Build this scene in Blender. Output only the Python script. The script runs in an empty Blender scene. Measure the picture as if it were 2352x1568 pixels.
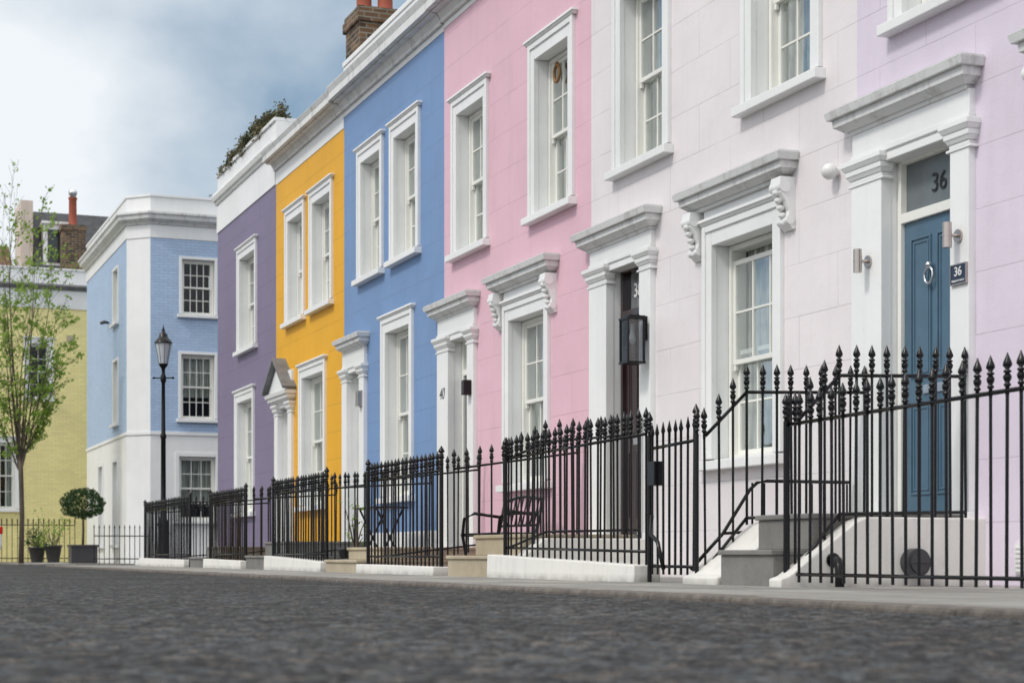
import bpy, bmesh, math, random
from mathutils import Vector, Matrix
random.seed(7)
scene = bpy.context.scene
scene.view_settings.view_transform = 'Standard'
scene.view_settings.look = 'None'
scene.view_settings.exposure = 0
COL = scene.collection

# ------------------------------------------------------------------ materials
def lin(c):
    return tuple(((v/255)/12.92 if v/255 <= 0.04045 else ((v/255+0.055)/1.055)**2.4) for v in c)

class NT:
    def __init__(s, name):
        s.m = bpy.data.materials.new(name); s.m.use_nodes = True
        s.t = s.m.node_tree; s.n = s.t.nodes; s.l = s.t.links
        s.b = s.n['Principled BSDF']; s.out = s.n['Material Output']
    def new(s, typ, **kw):
        n = s.n.new(typ)
        for k, v in kw.items():
            if k.startswith('i_'):
                n.inputs[k[2:].replace('_', ' ')].default_value = v
            else: setattr(n, k, v)
        return n
    def link(s, a, b): s.l.new(a, b)
    def pos(s, scale=(1, 1, 1)):
        g = s.new('ShaderNodeNewGeometry')
        mp = s.new('ShaderNodeMapping'); mp.inputs['Scale'].default_value = scale
        s.link(g.outputs['Position'], mp.inputs['Vector']); return mp.outputs['Vector']
    def noise(s, vec, scale, detail=4, rough=0.55):
        n = s.new('ShaderNodeTexNoise'); n.inputs['Scale'].default_value = scale
        n.inputs['Detail'].default_value = detail; n.inputs['Roughness'].default_value = rough
        s.link(vec, n.inputs['Vector']); return n.outputs['Fac']
    def ramp(s, fac, a, b, ca=0.0, cb=1.0):
        r = s.new('ShaderNodeMapRange'); r.inputs['From Min'].default_value = a
        r.inputs['From Max'].default_value = b; r.inputs['To Min'].default_value = ca
        r.inputs['To Max'].default_value = cb; s.link(fac, r.inputs['Value']); return r.outputs['Result']
    def math(s, op, a, b=None):
        n = s.new('ShaderNodeMath', operation=op)
        for i, v in enumerate((a, b)):
            if v is None: continue
            if isinstance(v, (int, float)): n.inputs[i].default_value = v
            else: s.link(v, n.inputs[i])
        return n.outputs[0]
    def mix(s, fac, a, b, mode='MIX'):
        n = s.new('ShaderNodeMix', data_type='RGBA', blend_type=mode)
        for k, v in ((0, fac), (6, a), (7, b)):
            if isinstance(v, (int, float)): n.inputs[k].default_value = v
            elif isinstance(v, tuple): n.inputs[k].default_value = (*v[:3], 1)
            else: s.link(v, n.inputs[k])
        return n.outputs[2]
    def bump(s, h, strength, dist, prev=None):
        n = s.new('ShaderNodeBump'); n.inputs['Strength'].default_value = strength
        n.inputs['Distance'].default_value = dist; s.link(h, n.inputs['Height'])
        if prev is not None: s.link(prev, n.inputs['Normal'])
        return n.outputs['Normal']

def paint(name, col, rough=0.55, var=0.06, dirt=0.12, course=None, grain=0.25, dirtcol=(0.16, 0.14, 0.12), topdirt=0.0, brick=False, lowdirt=0.0, joint=0.80, crev_shade=0.0):
    t = NT(name); P = t.pos()
    n1 = t.noise(P, 0.9, 6, 0.6)
    c = t.mix(t.ramp(n1, 0.3, 0.7), tuple(v*(1-var) for v in col), tuple(min(1, v*(1+var*0.6)) for v in col))
    st = t.noise(t.pos((5, 5, 0.35)), 1.4, 5, 0.65)
    c = t.mix(t.ramp(st, 0.5, 0.85, 0, dirt), c, dirtcol)
    sp = t.noise(P, 9, 5, 0.7)
    c = t.mix(t.ramp(sp, 0.58, 0.8, 0, dirt*0.8), c, dirtcol)
    nrm = t.bump(t.noise(P, 55, 4, 0.6), grain, 0.006)
    nrm = t.bump(t.noise(P, 3.0, 3, 0.5), 0.25, 0.03, nrm)
    if course:
        g = t.new('ShaderNodeNewGeometry'); sx = t.new('ShaderNodeSeparateXYZ'); cb = t.new('ShaderNodeCombineXYZ')
        t.link(g.outputs['Position'], sx.inputs[0])
        if brick:
            t.link(t.math('ADD', sx.outputs['X'], sx.outputs['Y']), cb.inputs['X'])
        else:
            wob = t.math('MULTIPLY', n1, 0.03)
            t.link(t.math('ADD', sx.outputs['X'], wob), cb.inputs['X'])
        t.link(sx.outputs['Z'], cb.inputs['Y'])
        b = t.new('ShaderNodeTexBrick'); b.inputs['Scale'].default_value = 1
        b.inputs['Brick Width'].default_value = course[0]; b.inputs['Row Height'].default_value = course[1]
        b.inputs['Mortar Size'].default_value = course[2]; b.inputs['Mortar Smooth'].default_value = 0.3
        b.inputs['Color1'].default_value = (1, 1, 1, 1); b.inputs['Color2'].default_value = (0.90, 0.90, 0.90, 1) if brick else (0.985, 0.985, 0.985, 1)
        b.inputs['Mortar'].default_value = (0.82, 0.82, 0.82, 1) if brick else (joint, joint, joint, 1)
        t.link(cb.outputs[0], b.inputs['Vector'])
        mort = b.outputs['Color']
        if not brick:   # joints fade in and out under the paint
            mort = t.mix(t.ramp(t.noise(P, 1.7, 3), 0.35, 0.6, 0.3, 1.0), (1, 1, 1), b.outputs['Color'])
        c = t.mix(1.0, c, mort, 'MULTIPLY')
        inv = t.math('SUBTRACT', 1.0, b.outputs['Fac'])
        nrm = t.bump(inv, 0.8 if brick else 0.35, 0.01 if brick else 0.006, nrm)
    if topdirt:
        g2 = t.new('ShaderNodeNewGeometry'); s2 = t.new('ShaderNodeSeparateXYZ'); t.link(g2.outputs['Normal'], s2.inputs[0])
        f = t.ramp(s2.outputs['Z'], 0.2, 0.8, 0, topdirt)
        c = t.mix(f, c, (0.25, 0.25, 0.25))
    if lowdirt:
        g3 = t.new('ShaderNodeNewGeometry'); s3 = t.new('ShaderNodeSeparateXYZ'); t.link(g3.outputs['Position'], s3.inputs[0])
        f = t.math('MULTIPLY', t.ramp(s3.outputs['Z'], 0.06, 0.0, 0, lowdirt), t.ramp(t.noise(P, 5, 4), .3, .65, .2, 1))
        c = t.mix(f, c, (0.10, 0.09, 0.07))
    if crev_shade:      # shade painted into the corners of the mouldings, for contrast
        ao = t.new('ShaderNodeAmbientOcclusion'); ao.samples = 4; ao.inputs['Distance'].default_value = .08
        f = t.ramp(ao.outputs['AO'], .75, .25, 0, crev_shade)
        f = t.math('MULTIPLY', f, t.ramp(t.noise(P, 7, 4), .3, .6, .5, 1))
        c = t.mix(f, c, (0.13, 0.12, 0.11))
    t.link(c, t.b.inputs['Base Color']); t.link(nrm, t.b.inputs['Normal'])
    t.b.inputs['Roughness'].default_value = rough
    t.b.inputs['Specular IOR Level'].default_value = 0.35
    return t.m

def simple(name, col, rough=0.4, metal=0.0, bump=0.0, bscale=80, var=0.1, coat=0.0, spec=.5):
    t = NT(name); P = t.pos()
    n = t.noise(P, 6, 4)
    c = t.mix(t.ramp(n, 0.3, 0.7), tuple(v*(1-var) for v in col), tuple(min(1, v*(1+var)) for v in col))
    t.link(c, t.b.inputs['Base Color'])
    t.b.inputs['Roughness'].default_value = rough; t.b.inputs['Metallic'].default_value = metal
    t.b.inputs['Coat Weight'].default_value = coat; t.b.inputs['Specular IOR Level'].default_value = spec
    if bump: t.link(t.bump(t.noise(P, bscale, 3), bump, 0.004), t.b.inputs['Normal'])
    return t.m

ASH = (1.15, 0.42, 0.006)
M = {}
M['lilac'] = paint('lilac_stucco', lin((224, 213, 228)), course=ASH, dirt=0.09)
M['blush'] = paint('blush_white_stucco', lin((234, 228, 230)), course=ASH, dirt=0.08)
M['pink'] = paint('pink_stucco', lin((230, 189, 203)), course=ASH, dirt=0.10)
M['blue'] = paint('blue_stucco', lin((120, 151, 195)), course=ASH, dirt=0.13)
M['yellow'] = paint('yellow_stucco', lin((236, 175, 38)), course=ASH, dirt=0.08, joint=.7)
M['purple'] = paint('purple_stucco', lin((129, 119, 147)), course=ASH, dirt=0.18, joint=.7)
M['trim'] = paint('white_trim_paint', lin((239, 240, 240)), rough=0.42, dirt=0.08, grain=0.12, topdirt=0.45, crev_shade=.30)
M['cornice'] = paint('weathered_cornice_paint', lin((224, 225, 225)), rough=0.6, dirt=0.65, grain=0.3, topdirt=0.6, crev_shade=.55)
M['sashpaint'] = paint('sash_gloss_paint', lin((238, 238, 232)), rough=0.3, dirt=0.04, grain=0.03)
M['bluebrick'] = paint('painted_blue_brick', lin((180, 204, 234)), course=(0.225, 0.075, 0.008), brick=True, dirt=0.06)
M['yellowbrick'] = paint('painted_yellow_brick', lin((253, 240, 172)), course=(0.225, 0.075, 0.008), brick=True, dirt=0.03)
M['plinth'] = paint('white_plinth_paint', lin((228, 226, 221)), rough=0.6, dirt=0.25, grain=0.5, topdirt=0.1, lowdirt=.6)
M['iron'] = simple('black_gloss_iron', (0.004, 0.004, 0.005), 0.26, 0.0, 0.15, 60, spec=.36)
M['steel'] = simple('brushed_steel', (0.5, 0.45, 0.42), 0.35, 1.0)
M['chrome'] = simple('chrome', (0.7, 0.7, 0.72), 0.15, 1.0)
M['doorblue'] = simple('slate_blue_door_paint', lin((80, 108, 128)), 0.3, 0, 0.1, 30)
M['doorred'] = simple('dark_maroon_door_paint', lin((46, 26, 28)), 0.2, 0, 0.05, 30, coat=0.4)
M['doorblack'] = simple('charcoal_door_paint', lin((44, 50, 58)), 0.25)
M['slate'] = simple('roof_slate', (0.06, 0.063, 0.07), 0.6, 0, 0.6, 8, 0.35)
M['tile'] = simple('brown_roof_tile', (0.16, 0.09, 0.055), 0.8, 0, 0.6, 10, 0.35)
M['lead'] = simple('lead_sheet', (0.17, 0.175, 0.185), 0.6, 0, 0.3, 10, 0.25)
M['terracotta'] = simple('terracotta', (0.35, 0.09, 0.05), 0.75, 0, 0.3, 20)
M['lampglass'] = simple('frosted_lamp_glass', (0.55, 0.6, 0.63), 0.15)
M['frost'] = simple('frosted_fanlight_glass', (0.15, 0.17, 0.18), 0.25)
M['signblue'] = simple('navy_sign_enamel', lin((40, 50, 72)), 0.3)
M['white'] = simple('white_enamel', (0.8, 0.8, 0.8), 0.35)
M['blackpaint'] = simple('black_lettering', (0.01, 0.01, 0.01), 0.4)
M['darkgrey'] = simple('dark_grey_plastic', (0.05, 0.05, 0.055), 0.4)
M['tyre'] = simple('rubber', (0.015, 0.015, 0.015), 0.8)
M['carpaint'] = simple('white_car_paint', (0.75, 0.75, 0.76), 0.25, coat=0.6)
M['redlens'] = simple('red_lens', (0.6, 0.02, 0.015), 0.15)
M['wicker'] = simple('wicker', (0.28, 0.15, 0.06), 0.8)

def stone(name, ca, cb, sc=1.0):
    t = NT(name); P = t.pos()
    c = t.mix(t.ramp(t.noise(P, 2.0*sc, 6, 0.65), 0.3, 0.7), ca, cb)
    c = t.mix(t.ramp(t.noise(P, 70, 3), 0.55, 0.75, 0, 0.35), c, tuple(v*0.5 for v in ca))
    t.link(c, t.b.inputs['Base Color']); t.b.inputs['Roughness'].default_value = 0.8
    t.link(t.bump(t.noise(P, 40, 5), 0.4, 0.006), t.b.inputs['Normal']); return t.m
M['step'] = stone('grey_stone', (0.15, 0.148, 0.14), (0.25, 0.24, 0.225))
M['sand'] = stone('sandstone', (0.36, 0.30, 0.21), (0.5, 0.44, 0.33))
M['kerb'] = stone('granite_kerb', (0.07, 0.06, 0.052), (0.19, 0.165, 0.145), 6)

def bricks(name):
    t = NT(name); g = t.new('ShaderNodeNewGeometry'); sx = t.new('ShaderNodeSeparateXYZ'); cb = t.new('ShaderNodeCombineXYZ')
    t.link(g.outputs['Position'], sx.inputs[0]); t.link(t.math('ADD', sx.outputs['X'], sx.outputs['Y']), cb.inputs['X']); t.link(sx.outputs['Z'], cb.inputs['Y'])
    b = t.new('ShaderNodeTexBrick'); b.inputs['Scale'].default_value = 1
    b.inputs['Brick Width'].default_value = 0.225; b.inputs['Row Height'].default_value = 0.075
    b.inputs['Mortar Size'].default_value = 0.011; b.inputs['Color1'].default_value = (0.24, 0.13, 0.065, 1)
    b.inputs['Color2'].default_value = (0.04, 0.028, 0.022, 1); b.inputs['Mortar'].default_value = (0.26, 0.23, 0.18, 1)
    t.link(cb.outputs[0], b.inputs['Vector'])
    P = t.pos(); c = t.mix(t.ramp(t.noise(P, 4, 5), 0.42, 0.7, 0, 0.65), b.outputs['Color'], (0.03, 0.025, 0.02))
    t.link(c, t.b.inputs['Base Color']); t.b.inputs['Roughness'].default_value = 0.9
    t.link(t.bump(b.outputs['Fac'], -0.8, 0.01), t.b.inputs['Normal']); return t.m
M['brick'] = bricks('stock_brick')

def glassmat():
    t = NT('window_glass'); t.n.remove(t.b)
    tr = t.new('ShaderNodeBsdfTransparent'); tr.inputs[0].default_value = (0.82, 0.86, 0.85, 1)
    gl = t.new('ShaderNodeBsdfGlossy'); gl.inputs['Roughness'].default_value = 0.03
    gl.inputs['Color'].default_value = (0.9, 0.93, 0.95, 1)
    fr = t.new('ShaderNodeFresnel'); fr.inputs['IOR'].default_value = 1.45
    P = t.pos(); nb = t.bump(t.noise(P, 2.5, 2), 0.2, 0.02); t.link(nb, gl.inputs['Normal'])
    mx = t.new('ShaderNodeMixShader'); t.link(t.math('ADD', t.math('MULTIPLY', fr.outputs[0], 0.42), 0.02), mx.inputs[0])
    t.link(tr.outputs[0], mx.inputs[1]); t.link(gl.outputs[0], mx.inputs[2]); t.link(mx.outputs[0], t.out.inputs[0])
    return t.m
M['glass'] = glassmat()
M['darkglass'] = simple('dark_glass', (0.03, 0.04, 0.045), 0.06)
def clothmat(name, c1, c2):
    t = NT(name); P = t.pos((1, 1, 0.05))
    t.link(t.mix(t.ramp(t.noise(P, 22, 3), 0.35, 0.65), c1, c2), t.b.inputs['Base Color']); t.b.inputs['Roughness'].default_value = 0.9
    return t.m
M['net'] = clothmat('net_curtain', (0.20, 0.215, 0.195), (0.66, 0.68, 0.63))
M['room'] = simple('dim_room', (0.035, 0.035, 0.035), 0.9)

def asphalt():
    t = NT('asphalt'); P = t.pos()
    v = t.new('ShaderNodeTexVoronoi'); v.inputs['Scale'].default_value = 50; t.link(P, v.inputs['Vector'])
    v2 = t.new('ShaderNodeTexVoronoi'); v2.inputs['Scale'].default_value = 24; t.link(P, v2.inputs['Vector'])
    sx = t.new('ShaderNodeSeparateColor'); t.link(v.outputs['Color'], sx.inputs[0])
    s2 = t.new('ShaderNodeSeparateColor'); t.link(v2.outputs['Color'], s2.inputs[0])
    c = t.mix(t.ramp(sx.outputs[0], 0.25, 1.0), (0.020, 0.020, 0.022), (0.27, 0.265, 0.26))
    c = t.mix(t.ramp(s2.outputs[0], 0.58, 0.72, 0, .7), c, (0.016, 0.016, 0.018))
    c = t.mix(t.ramp(s2.outputs[1], 0.86, 0.89, 0, 0.75), c, (0.38, 0.33, 0.28))
    c = t.mix(t.ramp(s2.outputs[2], 0.76, 0.82, 0, 0.75), c, (0.22, 0.26, 0.29))
    c = t.mix(t.ramp(t.noise(P, 4.5, 4, .65), 0.38, 0.62), c, t.mix(1.0, c, (0.6, 0.6, 0.6), 'MULTIPLY'))
    c = t.mix(t.ramp(t.noise(P, .6, 3, .5), 0.42, 0.6), c, t.mix(1.0, c, (0.78, 0.77, 0.76), 'MULTIPLY'))
    c = t.mix(t.ramp(v.outputs['Distance'], 0.35, 0.6, 0, 0.7), c, (0.014, 0.014, 0.015))
    t.link(c, t.b.inputs['Base Color']); t.b.inputs['Roughness'].default_value = 0.8
    t.b.inputs['Specular IOR Level'].default_value = .25
    n = t.bump(t.ramp(v.outputs['Distance'], 0.0, 0.6, 1, 0), 1.0, 0.014)
    n = t.bump(t.ramp(v2.outputs['Distance'], 0.0, 0.6, 1, 0), .9, 0.025, n)
    t.link(n, t.b.inputs['Normal']); return t.m
M['asphalt'] = asphalt()
def paving():
    t = NT('paving_slabs'); P = t.pos()
    b = t.new('ShaderNodeTexBrick'); b.inputs['Scale'].default_value = 1
    b.inputs['Brick Width'].default_value = 0.75; b.inputs['Row Height'].default_value = 0.54
    b.inputs['Mortar Size'].default_value = 0.010; b.inputs['Color1'].default_value = (0.36, 0.35, 0.32, 1)
    b.inputs['Color2'].default_value = (0.22, 0.215, 0.20, 1); b.inputs['Mortar'].default_value = (0.06, 0.055, 0.05, 1)
    t.link(P, b.inputs['Vector'])
    c = t.mix(t.ramp(t.noise(P, 3, 6, 0.7), 0.4, 0.8, 0, 0.5), b.outputs['Color'], (0.14, 0.13, 0.12))
    t.link(c, t.b.inputs['Base Color']); t.b.inputs['Roughness'].default_value = 0.8
    t.link(t.bump(t.noise(P, 30, 4), 0.3, 0.006, t.bump(b.outputs['Fac'], -0.8, 0.01)), t.b.inputs['Normal']); return t.m
M['paving'] = paving()
def leafmat(name, a, b, trans=0.3):
    t = NT(name); P = t.pos()
    oi = t.noise(P, 5, 4, 0.7)
    c = t.mix(t.ramp(oi, 0.35, 0.65), a, b)
    t.link(c, t.b.inputs['Base Color']); t.b.inputs['Roughness'].default_value = 0.5
    tl = t.new('ShaderNodeBsdfTranslucent'); t.link(c, tl.inputs[0])
    mx = t.new('ShaderNodeMixShader'); mx.inputs[0].default_value = trans
    t.link(t.b.outputs[0], mx.inputs[1]); t.link(tl.outputs[0], mx.inputs[2]); t.link(mx.outputs[0], t.out.inputs[0])
    return t.m
M['leaf'] = leafmat('spring_leaves', (0.15, 0.27, 0.03), (0.34, 0.48, 0.08), 0.45)
M['topiary'] = leafmat('box_leaves', (0.015, 0.05, 0.012), (0.05, 0.12, 0.02), 0.15)
M['shrub'] = leafmat('rosemary_leaves', (0.035, 0.06, 0.025), (0.17, 0.14, 0.06), 0.15)
M['bark'] = simple('bark', (0.10, 0.08, 0.06), 0.9, 0, 0.7, 30, 0.3)

# ------------------------------------------------------------------ mesh builder
WL = {}
FY = 7.14
def TT(a, o, z): return (-a, FY-o, z)           # terrace frame: a along street (away), o out of the wall
def TW(s, y, z): return (-s, y, z)              # plan frame
def TN(S): return lambda a, o, z: (-S+o, a, z)  # wall facing back down the street
def TSt(Y): return lambda a, o, z: (-a, Y-o, z)

class MB:
    def __init__(s, T=TT): s.v = []; s.f = []; s.T = T; s.sm = []
    def add(s, pts, faces, smooth=False):
        b = len(s.v); s.v += [s.T(*p) for p in pts]
        for f in faces: s.f.append([b+i for i in f]); s.sm.append(smooth)
    def box(s, a0, a1, o0, o1, z0, z1):
        s.add([(a0, o0, z0), (a1, o0, z0), (a1, o1, z0), (a0, o1, z0), (a0, o0, z1), (a1, o0, z1), (a1, o1, z1), (a0, o1, z1)],
              [(0, 3, 2, 1), (4, 5, 6, 7), (0, 1, 5, 4), (1, 2, 6, 5), (2, 3, 7, 6), (3, 0, 4, 7)])
    def fr(s, a0, a1, z0, z1, p0, p1, e=1, back=-0.03):
        s.add([(a0-p0*e, back, z0), (a1+p0*e, back, z0), (a1+p0*e, p0, z0), (a0-p0*e, p0, z0),
               (a0-p1*e, back, z1), (a1+p1*e, back, z1), (a1+p1*e, p1, z1), (a0-p1*e, p1, z1)],
              [(0, 3, 2, 1), (4, 5, 6, 7), (0, 1, 5, 4), (1, 2, 6, 5), (2, 3, 7, 6), (3, 0, 4, 7)])
    def prism(s, poly, a0, a1):            # poly in (o,z)
        n = len(poly); pts = [(a0, o, z) for o, z in poly]+[(a1, o, z) for o, z in poly]
        s.add(pts, [tuple(range(n)), tuple(range(2*n-1, n-1, -1))]+[(i, (i+1) % n, n+(i+1) % n, n+i) for i in range(n)])
    def prismz(s, poly, o0, o1):           # poly in (a,z)
        n = len(poly); pts = [(a, o0, z) for a, z in poly]+[(a, o1, z) for a, z in poly]
        s.add(pts, [tuple(range(n)), tuple(range(2*n-1, n-1, -1))]+[(i, (i+1) % n, n+(i+1) % n, n+i) for i in range(n)])
    def cyl(s, p0, p1, r0, r1=None, n=10, caps=True):
        r1 = r0 if r1 is None else r1
        p0 = Vector(p0); p1 = Vector(p1); d = (p1-p0).normalized()
        u = d.orthogonal().normalized(); w = d.cross(u)
        pts = []
        for p, r in ((p0, r0), (p1, r1)):
            for i in range(n):
                t = 2*math.pi*i/n; pts.append(tuple(p+u*math.cos(t)*r+w*math.sin(t)*r))
        fs = [(i, (i+1) % n, n+(i+1) % n, n+i) for i in range(n)]
        s.add(pts, fs, True)
        if caps: s.add(pts, [tuple(range(n)), tuple(range(2*n-1, n-1, -1))])
    def tube(s, path, radii, n=6):
        pts = []; fs = []
        for k, p in enumerate(path):
            p = Vector(p); d = (Vector(path[min(k+1, len(path)-1)])-Vector(path[max(k-1, 0)])).normalized()
            u = d.cross(Vector((0.13, 0.97, 0.2))).normalized(); w = d.cross(u)
            for i in range(n):
                t = 2*math.pi*i/n; pts.append(tuple(p+(u*math.cos(t)+w*math.sin(t))*radii[k]))
        for k in range(len(path)-1):
            for i in range(n): fs.append((k*n+i, k*n+(i+1) % n, (k+1)*n+(i+1) % n, (k+1)*n+i))
        fs.append(tuple(range(n))); fs.append(tuple(range((len(path)-1)*n, len(path)*n)))
        s.add(pts, fs, True)
    def lathe(s, c, prof, n=12, smooth=True, sq=False):
        pts = []
        for r, z in prof:
            for i in range(n):
                t = 2*math.pi*(i+0.5)/n; pts.append((c[0]+r*math.cos(t), c[1]+r*math.sin(t), c[2]+z))
        fs = []
        for k in range(len(prof)-1):
            for i in range(n): fs.append((k*n+i, k*n+(i+1) % n, (k+1)*n+(i+1) % n, (k+1)*n+i))
        s.add(pts, fs, smooth); s.add(pts[:n], [tuple(range(n))]); s.add(pts[-n:], [tuple(range(n))])
    def wall(s, a0, a1, z0, z1, o, ops):
        A = sorted(set([a0, a1]+[x for q in ops for x in q[:2] if a0 < x < a1]))
        Z = sorted(set([z0, z1]+[x for q in ops for x in q[2:] if z0 < x < z1]))
        for i in range(len(A)-1):
            for j in range(len(Z)-1):
                ca = (A[i]+A[i+1])/2; cz = (Z[j]+Z[j+1])/2
                if any(q[0] < ca < q[1] and q[2] < cz < q[3] for q in ops): continue
                s.add([(A[i], o, Z[j]), (A[i+1], o, Z[j]), (A[i+1], o, Z[j+1]), (A[i], o, Z[j+1])], [(0, 1, 2, 3)])
    def make(s, name, mat, parent=None, bevel=0.0, recalc=True, label=None, seg=2):
        vs = [Vector(v) for v in s.v]
        lo = Vector([min(v[i] for v in vs) for i in range(3)]); hi = Vector([max(v[i] for v in vs) for i in range(3)])
        c = Vector(((lo.x+hi.x)/2, (lo.y+hi.y)/2, lo.z))
        me = bpy.data.meshes.new(name); me.from_pydata([v-c for v in vs], [], s.f)
        me.polygons.foreach_set('use_smooth', s.sm)
        if recalc:
            bm = bmesh.new(); bm.from_mesh(me); bmesh.ops.recalc_face_normals(bm, faces=bm.faces); bm.to_mesh(me); bm.free()
        me.materials.append(mat)
        ob = bpy.data.objects.new(name, me); COL.objects.link(ob)
        place(ob, c, parent)
        if bevel:
            b = ob.modifiers.new('bevel', 'BEVEL'); b.width = bevel; b.segments = seg; b.limit_method = 'ANGLE'; b.angle_limit = math.radians(40)
        if label: ob['label'] = label
        return ob

def place(ob, world, parent):
    world = Vector(world); WL[ob.name] = world
    if parent is not None:
        ob.parent = parent; ob.location = world-WL[parent.name]
    else: ob.location = world

def thing(name, label, cat, loc, group=None):
    e = bpy.data.objects.new(name, None); e.empty_display_size = 0.3; COL.objects.link(e)
    place(e, loc, None); e['label'] = label; e['category'] = cat
    if group: e['group'] = group
    return e

def text(body, size, T, a, o, z, mat, parent, name, ext=0.003, shear=0.0, bold=0.0):
    cu = bpy.data.curves.new(name, 'FONT'); cu.body = body; cu.size = size; cu.extrude = ext; cu.align_x = 'CENTER'; cu.align_y = 'CENTER'; cu.shear = shear; cu.offset = bold
    tmp = bpy.data.objects.new('tmp', cu); COL.objects.link(tmp); bpy.context.view_layer.update()
    me = bpy.data.meshes.new_from_object(tmp.evaluated_get(bpy.context.evaluated_depsgraph_get()))
    bpy.data.objects.remove(tmp)
    me.transform(Matrix.Rotation(math.radians(90), 4, 'X')); me.materials.clear(); me.materials.append(mat)
    ob = bpy.data.objects.new(name, me); COL.objects.link(ob); place(ob, T(a, o, z), parent)
    return ob

# ------------------------------------------------------------------ architectural parts
def hood_layers(mb, a0, a1, zt, P=0.20):
    a0 += P; a1 -= P
    k = P/0.17
    for z0, z1, p0, p1 in ((-.022, 0, .172, .150), (-.075, -.022, .158, .170), (-.135, -.075, .128, .132), (-.175, -.135, .075, .122), (-.205, -.175, .055, .062)):
        mb.fr(a0, a1, zt+z0, zt+z1+0.002, p0*k, p1*k)

def console(mb, a0, a1, zt, h=0.42, P=0.14):
    pr = [(-.02, 0), (P, 0), (P*1.05, -.05), (P*.95, -.13*h/.42), (P*.62, -.2*h/.42), (P*.42, -.27*h/.42), (P*.5, -.33*h/.42), (P*.42, -.38*h/.42), (0.02, -.42*h/.42), (-.02, -.40*h/.42)]
    mb.prism([(o, zt+z) for o, z in pr], a0, a1)
    mb.cyl((a0-.010, P*.72, zt-.075), (a1+.010, P*.72, zt-.075), P*.38, n=14)
    mb.cyl((a0-.008, P*.35, zt-h*.82), (a1+.008, P*.35, zt-h*.82), P*.26, n=12)
    m = (a0+a1)/2
    for k in range(5):
        z = zt-.12-k*h*.14
        mb.lathe((m, P*(1.0-.13*k)-.01, z-.03), [(.012, 0), (.034, .015), (.038, .035), (.012, .055)], 8)

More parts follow.
